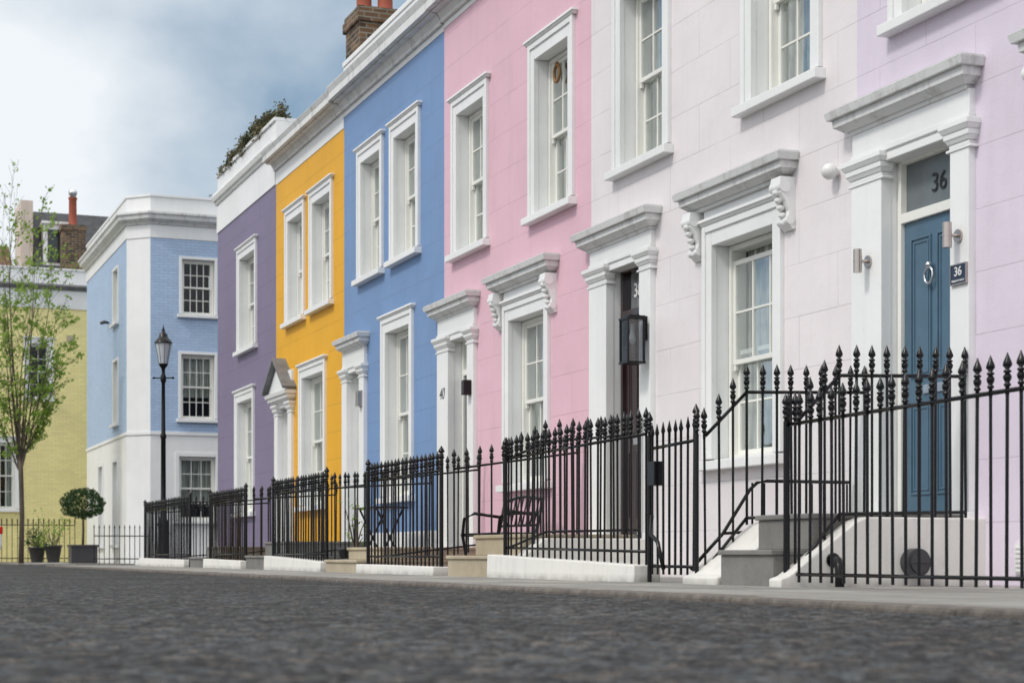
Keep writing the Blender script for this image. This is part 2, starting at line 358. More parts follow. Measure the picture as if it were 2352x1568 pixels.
def window(house, T, a0, a1, z0, z1, band=0.15, hood=None, head=0.06, curtain='net', cols=3, rows=2, sill=True, depth=0.165, brackets=True, proud=0.045, raised=0.0, drop=0.0):
    if T is TT and not hood: a0 += .06
    i0, i1, zt = a0+band, a1-band, z1-band-0.03*(band > .1)
    mb = MB(T)
    for (x0, x1) in ((a0, i0), (i1, a1)):
        mb.box(x0, x1, -.03, proud*.62, z0, z1)
    mb.box(i0, i1, -.031, proud*.62-.002, zt, z1-.001)
    w = band*.38
    if band > .1:
        mb.box(a0-.004, a0+w, -.028, proud, z0, z1+.003); mb.box(a1-w, a1+.004, -.028, proud, z0, z1+.003)
        mb.box(a0+w, a1-w, -.028, proud-.001, z1-w, z1+.002)
        if head:
            mb.fr(a0, a1, z1+.003, z1+head*.5, proud, proud+.02, 1 if not hood else .3); mb.fr(a0, a1, z1+head*.5, z1+head, proud+.03, proud+.026, 1 if not hood else .3)
    # reveal lining
    q = .004
    mb.box(i0-.035, i0-q, -.40, -.002, z0-.02, zt+q); mb.box(i1+q, i1+.035, -.40, -.002, z0-.02, zt+q)
    mb.box(i0-.035, i1+.035, -.40, -.003, zt+q+.001, zt+.04); mb.box(i0-.035, i1+.035, -.40, -.004, z0-.05, z0-.003)
    if hood:
        h0, h1, ht = hood
        mb.box(a0+.02, a1-.02, -.02, proud*.7, z1+head, ht-.2)
    win = mb.make('window', M['trim'], house, bevel=0.006)
    if hood:
        hb = MB(T); hood_layers(hb, h0, h1, ht); hb.make('window_hood', M['cornice'], win, bevel=0.004)
        if brackets:
            for b0, b1 in ((a0-.18, a0-.03), (a1+.03, a1+.18)):
                cb = MB(T); console(cb, b0, b1, ht-.2); cb.make('bracket', M['trim'], win, bevel=0.004)
    if sill:
        sb = MB(T); sb.prism([(-.1, z0-.10), (proud+.06, z0-.10), (proud+.06, z0-.022), (-.1, z0-.002)], a0-.05, a1+.05)
        sb.make('sill', M['trim'], win, bevel=0.007)
    # sashes
    zm = z0+(zt-z0)*.5; fb = .045
    fm = MB(T)
    d = -depth
    fm.box(i0, i0+fb, d-.13, d+.02, z0, zt); fm.box(i1-fb, i1, d-.13, d+.02, z0, zt)
    fm.box(i0+fb, i1-fb, d-.129, d+.019, zt-fb, zt); fm.box(i0+fb, i1-fb, d-.128, d+.03, z0-.002, z0+.035)
    fm.make('window_frame', M['sashpaint'], win, bevel=0.004)
    def sash(s0, s1, zz0, zz1, dd):
        m = MB(T); st = .042
        m.box(s0, s0+st, dd-.04, dd, zz0, zz1); m.box(s1-st, s1, dd-.04, dd, zz0, zz1)
        m.box(s0+st, s1-st, dd-.039, dd-.001, zz0, zz0+st); m.box(s0+st, s1-st, dd-.038, dd-.002, zz1-st, zz1)
        for i in range(1, cols):
            x = s0+st+(s1-s0-2*st)*i/cols; m.box(x-.010, x+.010, dd-.034, dd-.005, zz0+st, zz1-st)
        for j in range(1, rows):
            z = zz0+st+(zz1-zz0-2*st)*j/rows; m.box(s0+st, s1-st, dd-.033, dd-.006, z-.010, z+.010)
        if dd == d:   # sash horns
            m.box(s0+.003, s0+st-.004, dd-.036, dd-.004, zz0-.05, zz0+.002); m.box(s1-st+.004, s1-.003, dd-.036, dd-.004, zz0-.05, zz0+.002)
        m.make('sash', M['sashpaint'], win, bevel=0.003, seg=1)
        g = MB(T); g.add([(s0+st-.01, dd-.02, zz0+st-.01), (s1-st+.01, dd-.02, zz0+st-.01), (s1-st+.01, dd-.02, zz1-st+.01), (s0+st-.01, dd-.02, zz1-st+.01)], [(0, 1, 2, 3)])
        g.make('glass', M['glass'], win, recalc=False)
    sash(i0+fb, i1-fb, zm-.02-drop, zt-fb-drop, d); sash(i0+fb, i1-fb, z0+.035+raised, zm+.02+raised, d-.045)
    # curtains
    if curtain:
        def cloth(c0, c1, zz0, zz1, amp, freq, dd):
            m = MB(T); n = 44; rowsn = 8; pts = []; fs = []
            ph = random.random()*6
            for j in range(rowsn+1):
                z = zz0+(zz1-zz0)*j/rowsn
                for i in range(n+1):
                    t = i/n; a = c0+(c1-c0)*t
                    pts.append((a, dd+amp*math.sin(freq*a*1.0+ph+.5*math.sin(z*2+ph)+1.5*math.sin(a*9)), z))
            for j in range(rowsn):
                for i in range(n): k = j*(n+1)+i; fs.append((k, k+1, k+n+2, k+n+1))
            m.add(pts, fs, True); m.make('curtain', M['net'], win, recalc=False)
        if curtain == 'net':
            w_ = (i1-i0)*random.uniform(.42, .5); cloth(i0, i0+w_, z0, zt, .024, 55, d-.15); cloth(i1-(i1-i0)*random.uniform(.38, .48), i1, z0, zt, .024, 55, d-.15)
        elif curtain == 'parted':
            w = (i1-i0)*.36; cloth(i0, i0+w, z0, zt, .02, 70, d-.15); cloth(i1-w*1.15, i1, z0, zt, .02, 70, d-.15)
        elif curtain == 'blind':
            m = MB(T); m.box(i0, i1, d-.16, d-.15, z0+(zt-z0)*random.uniform(.1, .35), zt); m.make('blind', M['net'], win)
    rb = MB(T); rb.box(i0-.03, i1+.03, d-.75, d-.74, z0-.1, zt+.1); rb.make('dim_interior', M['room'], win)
    return (i0-.02, i1+.02, z0-.03, zt+.02)

def door(house, T, a0, a1, thr, lint, hood, leafmat, pil=0.36, pil_far=0.42, depth=0.15, leaf_h=2.13, cap=True, hoodP=.20, pediment=False, fan='glass'):
    i0, i1 = a0+pil, a1-pil_far
    mb = MB(T)
    for x0, x1 in ((a0, i0), (i1, a1)):
        mb.box(x0, x1, -.03, .06, thr-.28, lint+.0)
        mb.box(x0-.015, x1+.015, -.029, .075, thr-.28, thr+.02)
        if cap:
            zc = lint-.10
            mb.fr(x0, x1, zc-.02, zc, .07, .07, 0.5)
            for z0, z1, p0, p1 in ((0, .03, .062, .062), (.03, .06, .068, .085), (.06, .10, .09, .092), (.10, .13, .095, .115), (.13, .17, .118, .118)):
                mb.fr(x0+.055, x1-.055, zc+z0, zc+z1+.001, p0, p1)
    mb.box(a0+.002, a1-.002, -.028, .052, lint+.06, hood[2]-.2)
    mb.box(a0-.006, a1+.006, -.027, .064, lint+.07+.0, lint+.115)
    mb.box(i0-.002, i1+.002, -depth, .05, lint-.0, lint+.061)
    mb.box(i0-.04, i0-.004, -.4, -.001, thr-.1, lint+.03); mb.box(i1+.004, i1+.04, -.4, -.001, thr-.1, lint+.03)
    mb.box(i0-.04, i1+.04, -.4, -.05, lint+.031, lint+.07)
    sur = mb.make('door_surround', M['trim'], house, bevel=0.006)
    hb = MB(T)
    if pediment:
        h0, h1, ht = hood; hm = (h0+h1)/2
        hood_layers(hb, h0, h1, lint+.26, hoodP)
        hb.prismz([(h0+.02, lint+.262), (h1-.02, lint+.262), (hm, ht-.05)], -.02, hoodP*.7)
        hb.make('pediment', M['trim'], sur, bevel=0.004)
        rb = MB(T); z = lint+.26
        for e0 in (h0, h1):
            rb.prismz([(e0, z), (hm, ht-.01), (hm, ht+.04), (e0+(-.02 if e0 == h0 else .02), z+.04)], -.02, hoodP+.04)
        rb.make('pediment_roof', M['lead'], sur, bevel=0.004)
    else:
        hood_layers(hb, *hood, hoodP); hb.make('door_hood', M['cornice'], sur, bevel=0.004)
    # frame + leaf
    d = -depth; fw = .045
    fm = MB(T); fm.box(i0, i0+fw, d-.08, d+.02, thr, lint+.03); fm.box(i1-fw, i1, d-.08, d+.02, thr, lint+.03)
    zl = thr+leaf_h
    fm.box(i0+fw, i1-fw, d-.079, d+.021, zl+.004, zl+.075); fm.box(i0+fw, i1-fw, d-.078, d+.018, lint-.02, lint+.029)
    fm.make('door_frame', M['sashpaint'] if leafmat is not M['doorred'] else M['doorred'], sur, bevel=0.004)
    g = MB(T); g.add([(i0+fw, d-.03, zl+.07), (i1-fw, d-.03, zl+.07), (i1-fw, d-.03, lint), (i0+fw, d-.03, lint)], [(0, 1, 2, 3)])
    g.make('fanlight', M[fan], sur, recalc=False)
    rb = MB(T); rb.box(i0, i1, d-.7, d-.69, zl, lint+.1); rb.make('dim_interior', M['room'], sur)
    lf = MB(T); l0, l1 = i0+fw+.004, i1-fw-.004; o = d-.01
    lf.box(l0, l1, o-.045, o, thr+.01, zl)
    mid = (l0+l1)/2
    for x0, x1 in ((l0+.085, mid-.035), (mid+.035, l1-.085)):
        for y0, y1 in ((thr+.16, thr+.82), (thr+1.0, zl-.12)):
            for q in range(2):
                e = q*.03
                lf.box(x0+e, x0+e+.016, o-.01, o+.012-q*.004, y0+e, y1-e); lf.box(x1-e-.016, x1-e, o-.01, o+.012-q*.004, y0+e, y1-e)
                lf.box(x0+e+.016, x1-e-.016, o-.01, o+.011-q*.004, y0+e, y0+e+.016); lf.box(x0+e+.016, x1-e-.016, o-.01, o+.011-q*.004, y1-e-.016, y1-e)
    dr = lf.make('door', leafmat, house, bevel=0.003)
    hn = MB(T); hn.lathe((l0+.07, o+.03, thr+.925), [(.012, 0), (.028, .012), (.03, .028), (.012, .05)], 12); hn.cyl((l0+.07, o, thr+.95), (l0+.07, o+.035, thr+.95), .012, n=10)
    hn.make('handle', M['chrome'], dr)
    ls = MB(T); ls.box(mid-.13, mid+.13, o, o+.012, thr+.88, thr+.945); ls.make('letter_plate', M['chrome'], dr, bevel=.003)
    st = MB(T); st.box(i0-.02, i1+.02, -.38, .10, thr-.12, thr); st.make('doorstep', M['step'], sur, bevel=.008)
    return (i0-.02, i1+.02, thr-.02, lint+.05), dr, sur, (l0, l1, o, zl)

def torus_knocker(T, a, o, z, R, r, mat, parent, name='knocker'):
    mb = MB(T); n = 20; m = 8; pts = []; fs = []
    for i in range(n):
        t = 2*math.pi*i/n
        for j in range(m):
            u = 2*math.pi*j/m; rr = R+r*math.cos(u)
            pts.append((a+rr*math.cos(t)*.85, o+r*math.sin(u), z+rr*math.sin(t)))
    for i in range(n):
        for j in range(m): fs.append((i*m+j, ((i+1) % n)*m+j, ((i+1) % n)*m+(j+1) % m, i*m+(j+1) % m))
    mb.add(pts, fs, True); mb.lathe((a, o, z+R*.9), [(.01, 0), (.025, .01), (.025, .03), (.01, .045)], 10)
    return mb.make(name, mat, parent)

def shell(house, mat, s0, s1, ztop, ops, name='wall', depth=9.0):
    mb = MB(TT); mb.wall(s0, s1, -1.2, ztop, 0, ops)
    for a in (s0, s1):
        mb.add([(a, 0, -1.2), (a, -depth, -1.2), (a, -depth, ztop), (a, 0, ztop)], [(0, 1, 2, 3)])
    mb.add([(s0, -depth, -1.2), (s1, -depth, -1.2), (s1, -depth, ztop), (s0, -depth, ztop)], [(0, 1, 2, 3)])
    return mb.make(name, mat, house, recalc=False)

def parapet(house, s0, s1, zc, frieze_top, ctop, ptop, P=0.25):
    e = .004
    mb = MB(TT); mb.box(s0+e, s1-e, -.35, .012, zc, ptop-.07); mb.box(s0+e, s1-e, -.38, .03, ptop-.07, ptop)
    mb.make('parapet', M['trim'], house, bevel=.006)
    h = ctop-frieze_top; c = MB(TT)
    for f0, f1, p0, p1 in ((0, .12, .10, .12), (.12, .34, .10, .30), (.34, .40, .60, .60), (.40, .70, .88, .86), (.70, .92, .86, 1.0), (.92, 1.0, 1.0, .9)):
        c.fr(s0+e, s1-e, frieze_top+h*f0, frieze_top+h*f1+.002, P*p0+.03, P*p1+.03, 0)
    c.make('cornice', M['cornice'], house, bevel=.004)
    r = MB(TT); r.box(s0+e, s1-e, -8.9, -.36, ptop-.45, ptop-.35); r.make('roof', M['lead'], house)

def steps(house, a0, a1, thr, n, mat, side=True):
    rh = thr/n; y = FY-5.62
    m = MB(TT)
    for i in range(n):
        fo = y-.29*i
        m.box(a0+.001*i, a1-.001*i, .0-.02, fo, rh*i-(.0 if i else .3), rh*(i+1)-.035)
        m.box(a0-.012, a1+.012, -.02, fo+.02, rh*(i+1)-.035, rh*(i+1))
    m.make('front_steps', mat, house, bevel=.008)

def plinth_block(house, a0, a1, zt0, zt1, name='railing_plinth'):
    """painted masonry kerb under the railings with a gently sloping top"""
    n = max(3, int((a1-a0)/.9)); pts = []; fs = []; prof = [(1.325, -.2), (1.33, 1.0), (1.55, 1.0), (1.565, -.2)]
    k = len(prof)
    for i in range(n+1):
        t = i/n; a = a0+(a1-a0)*t; zt = zt0+(zt1-zt0)*t+random.uniform(-.003, .003)
        for o, f in prof:
            pts.append((a, o+random.uniform(-.002, .002), zt if f > 0 else f))
    for i in range(n):
        for j in range(k): fs.append((i*k+j, i*k+(j+1) % k, (i+1)*k+(j+1) % k, (i+1)*k+j))
    fs += [tuple(range(k)), tuple(range(n*k, n*k+k))]
    m = MB(TT); m.add(pts, fs); m.make(name, M['plinth'], house, bevel=.010, seg=3)

G_H = 'terrace of painted stucco houses'
def mk_house(label, s0, s1): return thing('terraced_house', label, 'house', TT((s0+s1)/2, 0, 0), G_H)

# ---- lilac house with blue door
h = mk_house('lilac stucco terraced house with slate-blue panelled front door', 6.3, 11.25)
ops = [window(h, TT, 9.45, 10.78, 4.06, 5.86), window(h, TT, 6.7, 8.0, 4.06, 5.86), window(h, TT, 7.42, 8.92, 1.04, 3.08, hood=(7.15, 9.19, 3.52))]
o, dr, sur, (l0, l1, lo, zl) = door(h, TT, 9.79, 11.24, .475, 3.06, (9.68, 11.40, 3.54), M['doorblue'], pil=.21, pil_far=.40, depth=.10, fan='frost')
ops.append(o)
torus_knocker(TT, (l0+l1)/2+.02, lo+.035, zl-.42, .058, .010, M['chrome'], dr)
text('36', .19, TT, 10.385, lo-.012, zl+.235, M['blackpaint'], sur, 'house_number', ext=.001)
for a in (9.895, 11.0):
    w = MB(TT); w.cyl((a, .06, 2.36), (a, .075, 2.36), .045, n=16); w.cyl((a, .07, 2.36), (a, .13, 2.36), .012, n=8)
    w.cyl((a, .155, 2.275), (a, .155, 2.445), .032, n=18); w.cyl((a, .155, 2.352), (a, .155, 2.366), .034, n=18)
    w.make('wall_light', M['steel'], h)
pq = MB(TT); pq.box(9.80, 9.965, .062, .075, 2.035, 2.165); pl = pq.make('number_plaque', M['signblue'], h, bevel=.003)
text('36', .086, TT, 9.8825, .077, 2.116, M['white'], pl, 'plaque_number', bold=.001); text('HILLGATE PLACE', .0185, TT, 9.8825, .077, 2.055, M['white'], pl, 'plaque_lettering')
pf = MB(TT)
for q in ((9.793, 9.972, 2.163, 2.171), (9.793, 9.972, 2.029, 2.037)): pf.box(q[0], q[1], .06, .079, q[2], q[3])
pf.box(9.793, 9.80, .06, .079, 2.037, 2.163); pf.box(9.965, 9.972, .06, .079, 2.037, 2.163); pf.make('plaque_frame', M['steel'], pl)
shell(h, M['lilac'], 6.3, 11.25, 6.85, ops); parapet(h, 6.3, 11.25, 6.85, 6.9, 7.25, 7.6)
steps(h, 9.85, 10.56, .475, 2, M['step'])
for a0_, a1_, fo in ((9.68, 9.835, 1.56), (10.575, 11.10, 1.54)):
    lw = MB(TT)
    lw.prism([(-.02, -.2), (fo, -.2), (fo, .05), (fo-.06, .07), (1.00, .42), (.92, .45), (-.02, .45)], a0_, a1_)
    lw.make('stair_wall', M['plinth'], h, bevel=.010, seg=2)
vt = MB(TT); vt.cyl((9.60, .58, .155), (9.685, .58, .155), .092, n=24); vt.cyl((9.585, .58, .155), (9.60, .58, .155), .068, n=24); vt.box(9.578, 9.586, .50, .66, .150, .160); vt.make('bulkhead_lamp', M['darkgrey'], h, bevel=.004)
pp = MB(TT); pp.tube([(9.69, 1.18, .17), (9.6, 1.19, .165), (9.565, 1.20, .13), (9.56, 1.20, -.1)], [.03]*4, 12); pp.cyl((9.688, 1.18, .17), (9.665, 1.18, .17), .048, n=14); pp.make('waste_pipe', M['iron'], h)
vv = MB(TT); vv.box(9.15, 9.36, 0, .015, .08, .28)
for k in range(6): vv.box(9.165, 9.345, .012, .025, .095+.03*k, .108+.03*k)
vv.make('air_vent', M['white'], h)

# ---- blush white house with dark door
h = mk_house('pale blush-white stucco terraced house with dark maroon door', 11.25, 16.19)
ops = [window(h, TT, 14.31, 15.60, 3.98, 5.84), window(h, TT, 11.68, 12.99, 3.99, 5.84), window(h, TT, 12.33, 13.69, 1.04, 3.08, hood=(12.08, 13.97, 3.42), curtain='net', drop=.09)]
o, dr, sur, (l0, l1, lo, zl) = door(h, TT, 14.70, 16.12, .40, 3.0, (14.55, 16.29, 3.45), M['doorred'], pil=.24, pil_far=.42, depth=.12)
ops.append(o); text('38', .19, TT, 15.36, lo+.0, zl+.25, M['white'], sur, 'house_number', bold=.002)
shell(h, M['blush'], 11.25, 16.19, 6.85, ops); parapet(h, 11.25, 16.19, 6.85, 6.9, 7.25, 7.6)
steps(h, 14.97, 16.25, .40, 2, M['sand'])
plinth_block(h, 11.88, 15.05, .13, .21)
sw = MB(TT); sw.prism([(-.02, -.2), (1.30, -.2), (1.30, .2), (1.1, .36), (-.02, .36)], 14.74, 14.94); sw.make('stair_wall', M['plinth'], h, bevel=.010)
ss = MB(TT); ss.cyl((11.52, 0, 3.13), (11.52, .03, 3.13), .035, n=16)
ss.tube([(11.52, .02, 3.13), (11.52, .045, 3.13), (11.525, .075, 3.13), (11.53, .105, 3.13), (11.532, .125, 3.13), (11.533, .132, 3.13)], [.035, .058, .064, .054, .032, .010], 18); ss.make('motion_sensor', M['white'], h)
# lantern
a, o_, zc = 14.79, .20, 2.24
L = MB(TT); L.box(a-.04, a+.04, .058, .075, zc-.02, zc+.20); L.box(a-.012, a+.012, .07, o_, zc+.19, zc+.21)
ln = L.make('wall_lantern', M['iron'], h, bevel=.002)
F = MB(TT); w = .082
for sx in (-1, 1):
    for sy in (-1, 1): F.box(a+sx*w-.009, a+sx*w+.009, o_+sy*w-.009, o_+sy*w+.009, zc-.24, zc+.17)
for z in (zc-.25, zc+.160):
    F.box(a-w-.014, a+w+.014, o_-w-.014, o_+w+.014, z, z+.02)
F.box(a-.055, a+.055, o_-.055, o_+.055, zc+.18, zc+.205); F.make('lantern_frame', M['iron'], ln)
Gm = MB(TT)
for sx in (-1, 1):
    Gm.add([(a+sx*w, o_-w, zc-.23), (a+sx*w, o_+w, zc-.23), (a+sx*w, o_+w, zc+.165), (a+sx*w, o_-w, zc+.165)], [(0, 1, 2, 3)])
    Gm.add([(a-w, o_+sx*w, zc-.23), (a+w, o_+sx*w, zc-.23), (a+w, o_+sx*w, zc+.165), (a-w, o_+sx*w, zc+.165)], [(0, 1, 2, 3)])
smoke = NT('smoked_lantern_glass'); smoke.n.remove(smoke.b)
_tr = smoke.new('ShaderNodeBsdfTransparent'); _tr.inputs[0].default_value = (.55, .58, .6, 1); _gl = smoke.new('ShaderNodeBsdfGlossy'); _gl.inputs['Roughness'].default_value = .05
_mx = smoke.new('ShaderNodeMixShader'); _mx.inputs[0].default_value = .12; smoke.link(_tr.outputs[0], _mx.inputs[1]); smoke.link(_gl.outputs[0], _mx.inputs[2]); smoke.link(_mx.outputs[0], smoke.out.inputs[0])
Gm.make('lantern_glass', smoke.m, ln, recalc=False)
B_ = MB(TT); B_.lathe((a, o_, zc-.07), [(.008, 0), (.03, .03), (.034, .06), (.018, .11), (.014, .2)], 12); B_.make('bulb', M['lampglass'], ln)

# ---- pink house
h = mk_house('pink stucco terraced house with white window hoods', 16.19, 20.78)
ops = [window(h, TT, 19.10, 20.42, 3.93, 5.80, curtain='net'), window(h, TT, 16.54, 17.84, 3.93, 5.80), window(h, TT, 17.27, 18.63, 1.02, 3.04, hood=(17.0, 18.9, 3.40))]
o, dr, sur, (l0, l1, lo, zl) = door(h, TT, 19.56, 20.90, .30, 2.86, (19.44, 21.06, 3.36), M['doorblack'], pil=.22)
ops.append((max(o[0], 16.2), min(o[1], 20.77), o[2], o[3]))
text('40', .20, TT, 20.70, .062, 2.22, M['blackpaint'], sur, 'house_number', shear=.3, ext=.001)
shell(h, M['pink'], 16.19, 20.78, 6.83, ops); parapet(h, 16.19, 20.78, 6.83, 6.9, 7.25, 7.6)
steps(h, 19.45, 20.85, .30, 2, M['sand'])
wl = MB(TT); wl.box(19.60, 19.70, .06, .16, 2.12, 2.30); wl.make('wall_light', M['iron'], h, bevel=.01)
plinth_block(h, 16.62, 19.4, .09, .10)
wk = torus_knocker(TT, 17.42, -.135, 5.42, .09, .018, M['wicker'], h, 'wicker_wreath')

# ---- blue house
h = mk_house('cornflower blue stucco terraced house with white door', 20.78, 25.43)
ops = [window(h, TT, 23.32, 24.63, 4.24, 6.09), window(h, TT, 21.68, 23.01, 4.26, 6.09), window(h, TT, 21.96, 23.42, 1.02, 3.48, band=.16, curtain='parted')]
o, dr, sur, (l0, l1, lo, zl) = door(h, TT, 24.20, 25.36, .40, 2.9, (24.06, 25.42, 3.42), M['white'], pil=.24, pil_far=.26)
ops.append(o)
shell(h, M['blue'], 20.78, 25.43, 6.80, ops); parapet(h, 20.78, 25.43, 6.80, 6.88, 7.25, 7.62)
steps(h, 24.1, 25.35, .40, 2, M['step'])
wl = MB(TT); wl.box(24.25, 24.37, .062, .13, 2.36, 2.58); wl.box(24.24, 24.38, .06, .075, 2.35, 2.59); wl.make('wall_light', M['steel'], h, bevel=.004)
plinth_block(h, 21.0, 24.05, .12, .20)
sw = MB(TT); sw.box(21.0, 24.0, .0, .04, -.2, .52); sw.make('plinth_course', M['trim'], h, bevel=.01)
# chimney on the party wall
c = MB(TT); c.box(24.88, 25.62, -.72, -.08, 6.9, 8.12); c.box(24.83, 25.67, -.77, -.04, 8.12, 8.27); c.box(24.86, 25.64, -.745, -.06, 8.27, 8.35)
ch = c.make('chimney', M['brick'], h, bevel=.008)
for a_, o_ in ((25.25, -.26), (25.15, -.56)):
    p = MB(TT); p.lathe((a_, o_, 8.33), [(.15, 0), (.13, .05), (.115, .1), (.11, .42), (.135, .44), (.135, .5), (.1, .52)], 16); p.make('chimney_pot', M['terracotta'], ch)

# ---- yellow house
h = mk_house('mustard yellow stucco terraced house with small pedimented doorway', 25.43, 29.79)
ops = [window(h, TT, 27.69, 29.04, 4.15, 6.02), window(h, TT, 25.98, 27.41, 4.17, 6.02), window(h, TT, 26.38, 28.08, 1.02, 3.28)]
o, dr, sur, _ = door(h, TT, 28.5, 29.7, .35, 2.72, (28.36, 29.86, 3.52), M['white'], pil=.24, pil_far=.24, hoodP=.2, pediment=True)
ops.append(o)
shell(h, M['yellow'], 25.43, 29.79, 6.64, ops); parapet(h, 25.43, 29.79, 6.64, 6.88, 7.2, 7.4)
steps(h, 28.5, 29.7, .35, 2, M['step'])
plinth_block(h, 25.6, 28.4, .12, .15)

# ---- purple house
h = mk_house('muted purple stucco end-of-terrace house with white parapet', 29.79, 34.78)
ops = [window(h, TT, 31.2, 32.85, 4.08, 5.98), window(h, TT, 31.4, 33.05, 1.02, 3.28)]
shell(h, M['purple'], 29.79, 34.78, 6.66, ops)
mb = MB(TT); mb.box(29.8, 34.80, -.35, .02, 6.66, 7.30); mb.box(29.8, 34.80, -.34, .0, 7.30, 7.78); mb.box(29.8, 34.83, -.37, .035, 7.78, 7.84)
for z0, z1, p0, p1 in ((7.22, 7.28, .05, .07), (7.28, 7.36, .10, .13), (7.36, 7.42, .13, .11)): mb.fr(29.8, 34.8, z0, z1, p0, p1, 0)
mb.make('parapet', M['trim'], h, bevel=.006)
r = MB(TT); r.box(29.8, 34.75, -8.9, -.36, 7.3, 7.4); r.make('roof', M['lead'], h)
plinth_block(h, 30.1, 34.9, .13, .15)

# ------------------------------------------------------------------ railings
FIN = [(.011, -.02), (.011, .02), (.019, .026), (.019, .036), (.011, .042), (.021, .060), (.023, .075), (.012, .092), (.021, .096), (.021, .105), (.009, .112), (.026, .133), (.022, .150), (.010, .178), (.002, .200)]
barcache = {}
def bar_mesh(length, spear=False):
    k = (round(length, 2), spear)
    if k in barcache: return barcache[k]
    m = MB(TW); m.cyl((0, 0, 0), (0, 0, k[0]), .0098, n=6)
    if spear: m.lathe((0, 0, k[0]-.01), [(.0105, 0), (.0105, .10), (.018, .12), (.002, .19)], 6)
    else: m.lathe((0, 0, k[0]), FIN, 8)
    me = bpy.data.meshes.new('railing_bar'); me.from_pydata(m.v, [], m.f); me.polygons.foreach_set('use_smooth', m.sm)
    me.materials.append(M['iron']); barcache[k] = me; return me
G_R = 'black iron railings in front of the terrace'
def railing(label, path, spacing=.13, posts=(), spear=False, name='iron_railing', cat='railing', pr=.022):
    """path: (s, y, foot z, bottom rail z, top rail z)"""
    p0 = path[0]; e = thing(name, label, cat, TW(p0[0], p0[1], p0[2]), G_R)
    for i in range(len(path)-1):
        A, B = path[i], path[i+1]
        for k, w in ((3, .0095), (4, .010)):
            r = MB(TW); a = (A[0], A[1], A[k]); b = (B[0], B[1], B[k])
            r.tube([a, b], [w*1.25, w*1.25], 6); r.make('rail', M['iron'], e)
        L = math.hypot(A[0]-B[0], A[1]-B[1]); n = max(1, round(L/spacing))
        for j in range(n+(1 if i == len(path)-2 else 0)):
            t = j/n; P = [A[q]+(B[q]-A[q])*t for q in range(5)]
            ob = bpy.data.objects.new('railing_bar', bar_mesh(P[4]-P[2], spear)); COL.objects.link(ob)
            place(ob, TW(P[0]+random.uniform(-.004, .004), P[1], P[2]), e)
            ob.rotation_euler = (random.uniform(-.007, .007), random.uniform(-.007, .007), random.random())
    for (s, y, z0, z1) in posts:
        m = MB(TW); m.cyl((s, y, z0-.05), (s, y, z1), pr, n=10); m.lathe((s, y, z1), [(r_*1.4*pr/.022, z_*.9) for r_, z_ in FIN], 10); m.make('post', M['iron'], e)
    return e
Y = 5.70
railing('black spear-topped iron railing in front of the lilac house', [(6.5, Y, .03, .08, 1.07), (9.79, Y, .03, .08, 1.04)])
for s_ in (9.79, 11.03):
    railing('black iron railing rising beside the lilac house steps', [(s_, 5.75, .05, .10, 1.05), (s_, 6.08, .42, .47, 1.37), (s_, 7.06, .45, .49, 1.40)], posts=((s_, 5.68, .05, 1.06),), pr=.015)
g = railing('black iron gate with plain spear bars and lock box', [(11.12, Y, .06, .12, 1.02), (11.80, Y, .06, .12, 1.0)], spacing=.1, spear=True, posts=((11.08, Y, .0, 1.10), (11.84, Y, .0, 1.10)), name='iron_gate', cat='gate', pr=.017)
lb = MB(TW); lb.box(11.66, 11.78, Y-.05, Y+.03, .72, .9); lb.make('lock_box', M['iron'], g, bevel=.004)
m = MB(TW); m.tube([(11.78, 5.69, .5), (11.74, 5.66, .36), (11.6, 5.65, .3), (11.52, 5.66, .1)], [.016]*4, 8); m.make('brace', M['iron'], g)
lr = thing('handrail', 'low black iron handrail beside the stone steps', 'handrail', TW(11.2, 6.4, 0), G_R)
m = MB(TW); m.tube([(11.2, 5.72, .1), (11.2, 5.98, .36), (11.2, 6.2, .68), (11.2, 6.26, .73), (11.2, 6.34, .745), (11.2, 7.05, .745)], [.013]*6, 8); m.make('rail', M['iron'], lr)
m = MB(TW); m.tube([(11.2, 5.98, .36), (11.2, 6.15, .37), (11.2, 7.05, .38)], [.011]*3, 8); m.make('rail', M['iron'], lr)
for k in range(9):
    b = MB(TW); b.cyl((11.2, 6.22+.1*k, .37), (11.2, 6.22+.1*k, .73), .008, n=6); b.make('railing_bar', M['iron'], lr)

railing('black spear-topped iron railing on a white plinth', [(11.9, Y, .12, .23, 1.12), (14.85, Y, .18, .27, 1.08)])
railing('black iron railing beside the sandstone steps', [(14.85, 5.72, .2, .27, 1.08), (14.85, 6.1, .34, .42, 1.25), (14.85, 7.05, .36, .44, 1.34)], posts=((14.85, 5.69, .2, 1.10),), pr=.017)
railing('black iron railing along the edge of the pink house', [(16.35, 5.72, .05, .12, 1.06), (16.35, 7.05, .2, .28, 1.25)])
for s0_, s1_, pz, who, zt in ((16.68, 19.28, .07, 'pink', 1.06), (21.1, 23.95, .10, 'blue', 1.06), (25.7, 28.38, .1, 'yellow', 1.04), (30.1, 34.85, .1, 'purple', 1.06)):
    railing('black spear-topped iron railing before the %s house' % who, [(s0_, Y, pz, pz+.12, zt), (s1_, Y, pz, pz+.12, zt)], posts=((s0_, Y, 0, zt+.07), (s1_, Y, 0, zt+.07)))
    if who != 'purple': railing('black iron railing beside the steps of the %s house' % who, [(s1_, 5.78, .1, .18, zt), (s1_, 7.05, .25, .33, zt+.15)])
for s_ in (21.0, 25.55, 30.0, 34.85):
    railing('black iron railing returning from the pavement to the house', [(s_, 5.78, .05, .14, 1.04), (s_, 7.05, .12, .22, 1.12)])

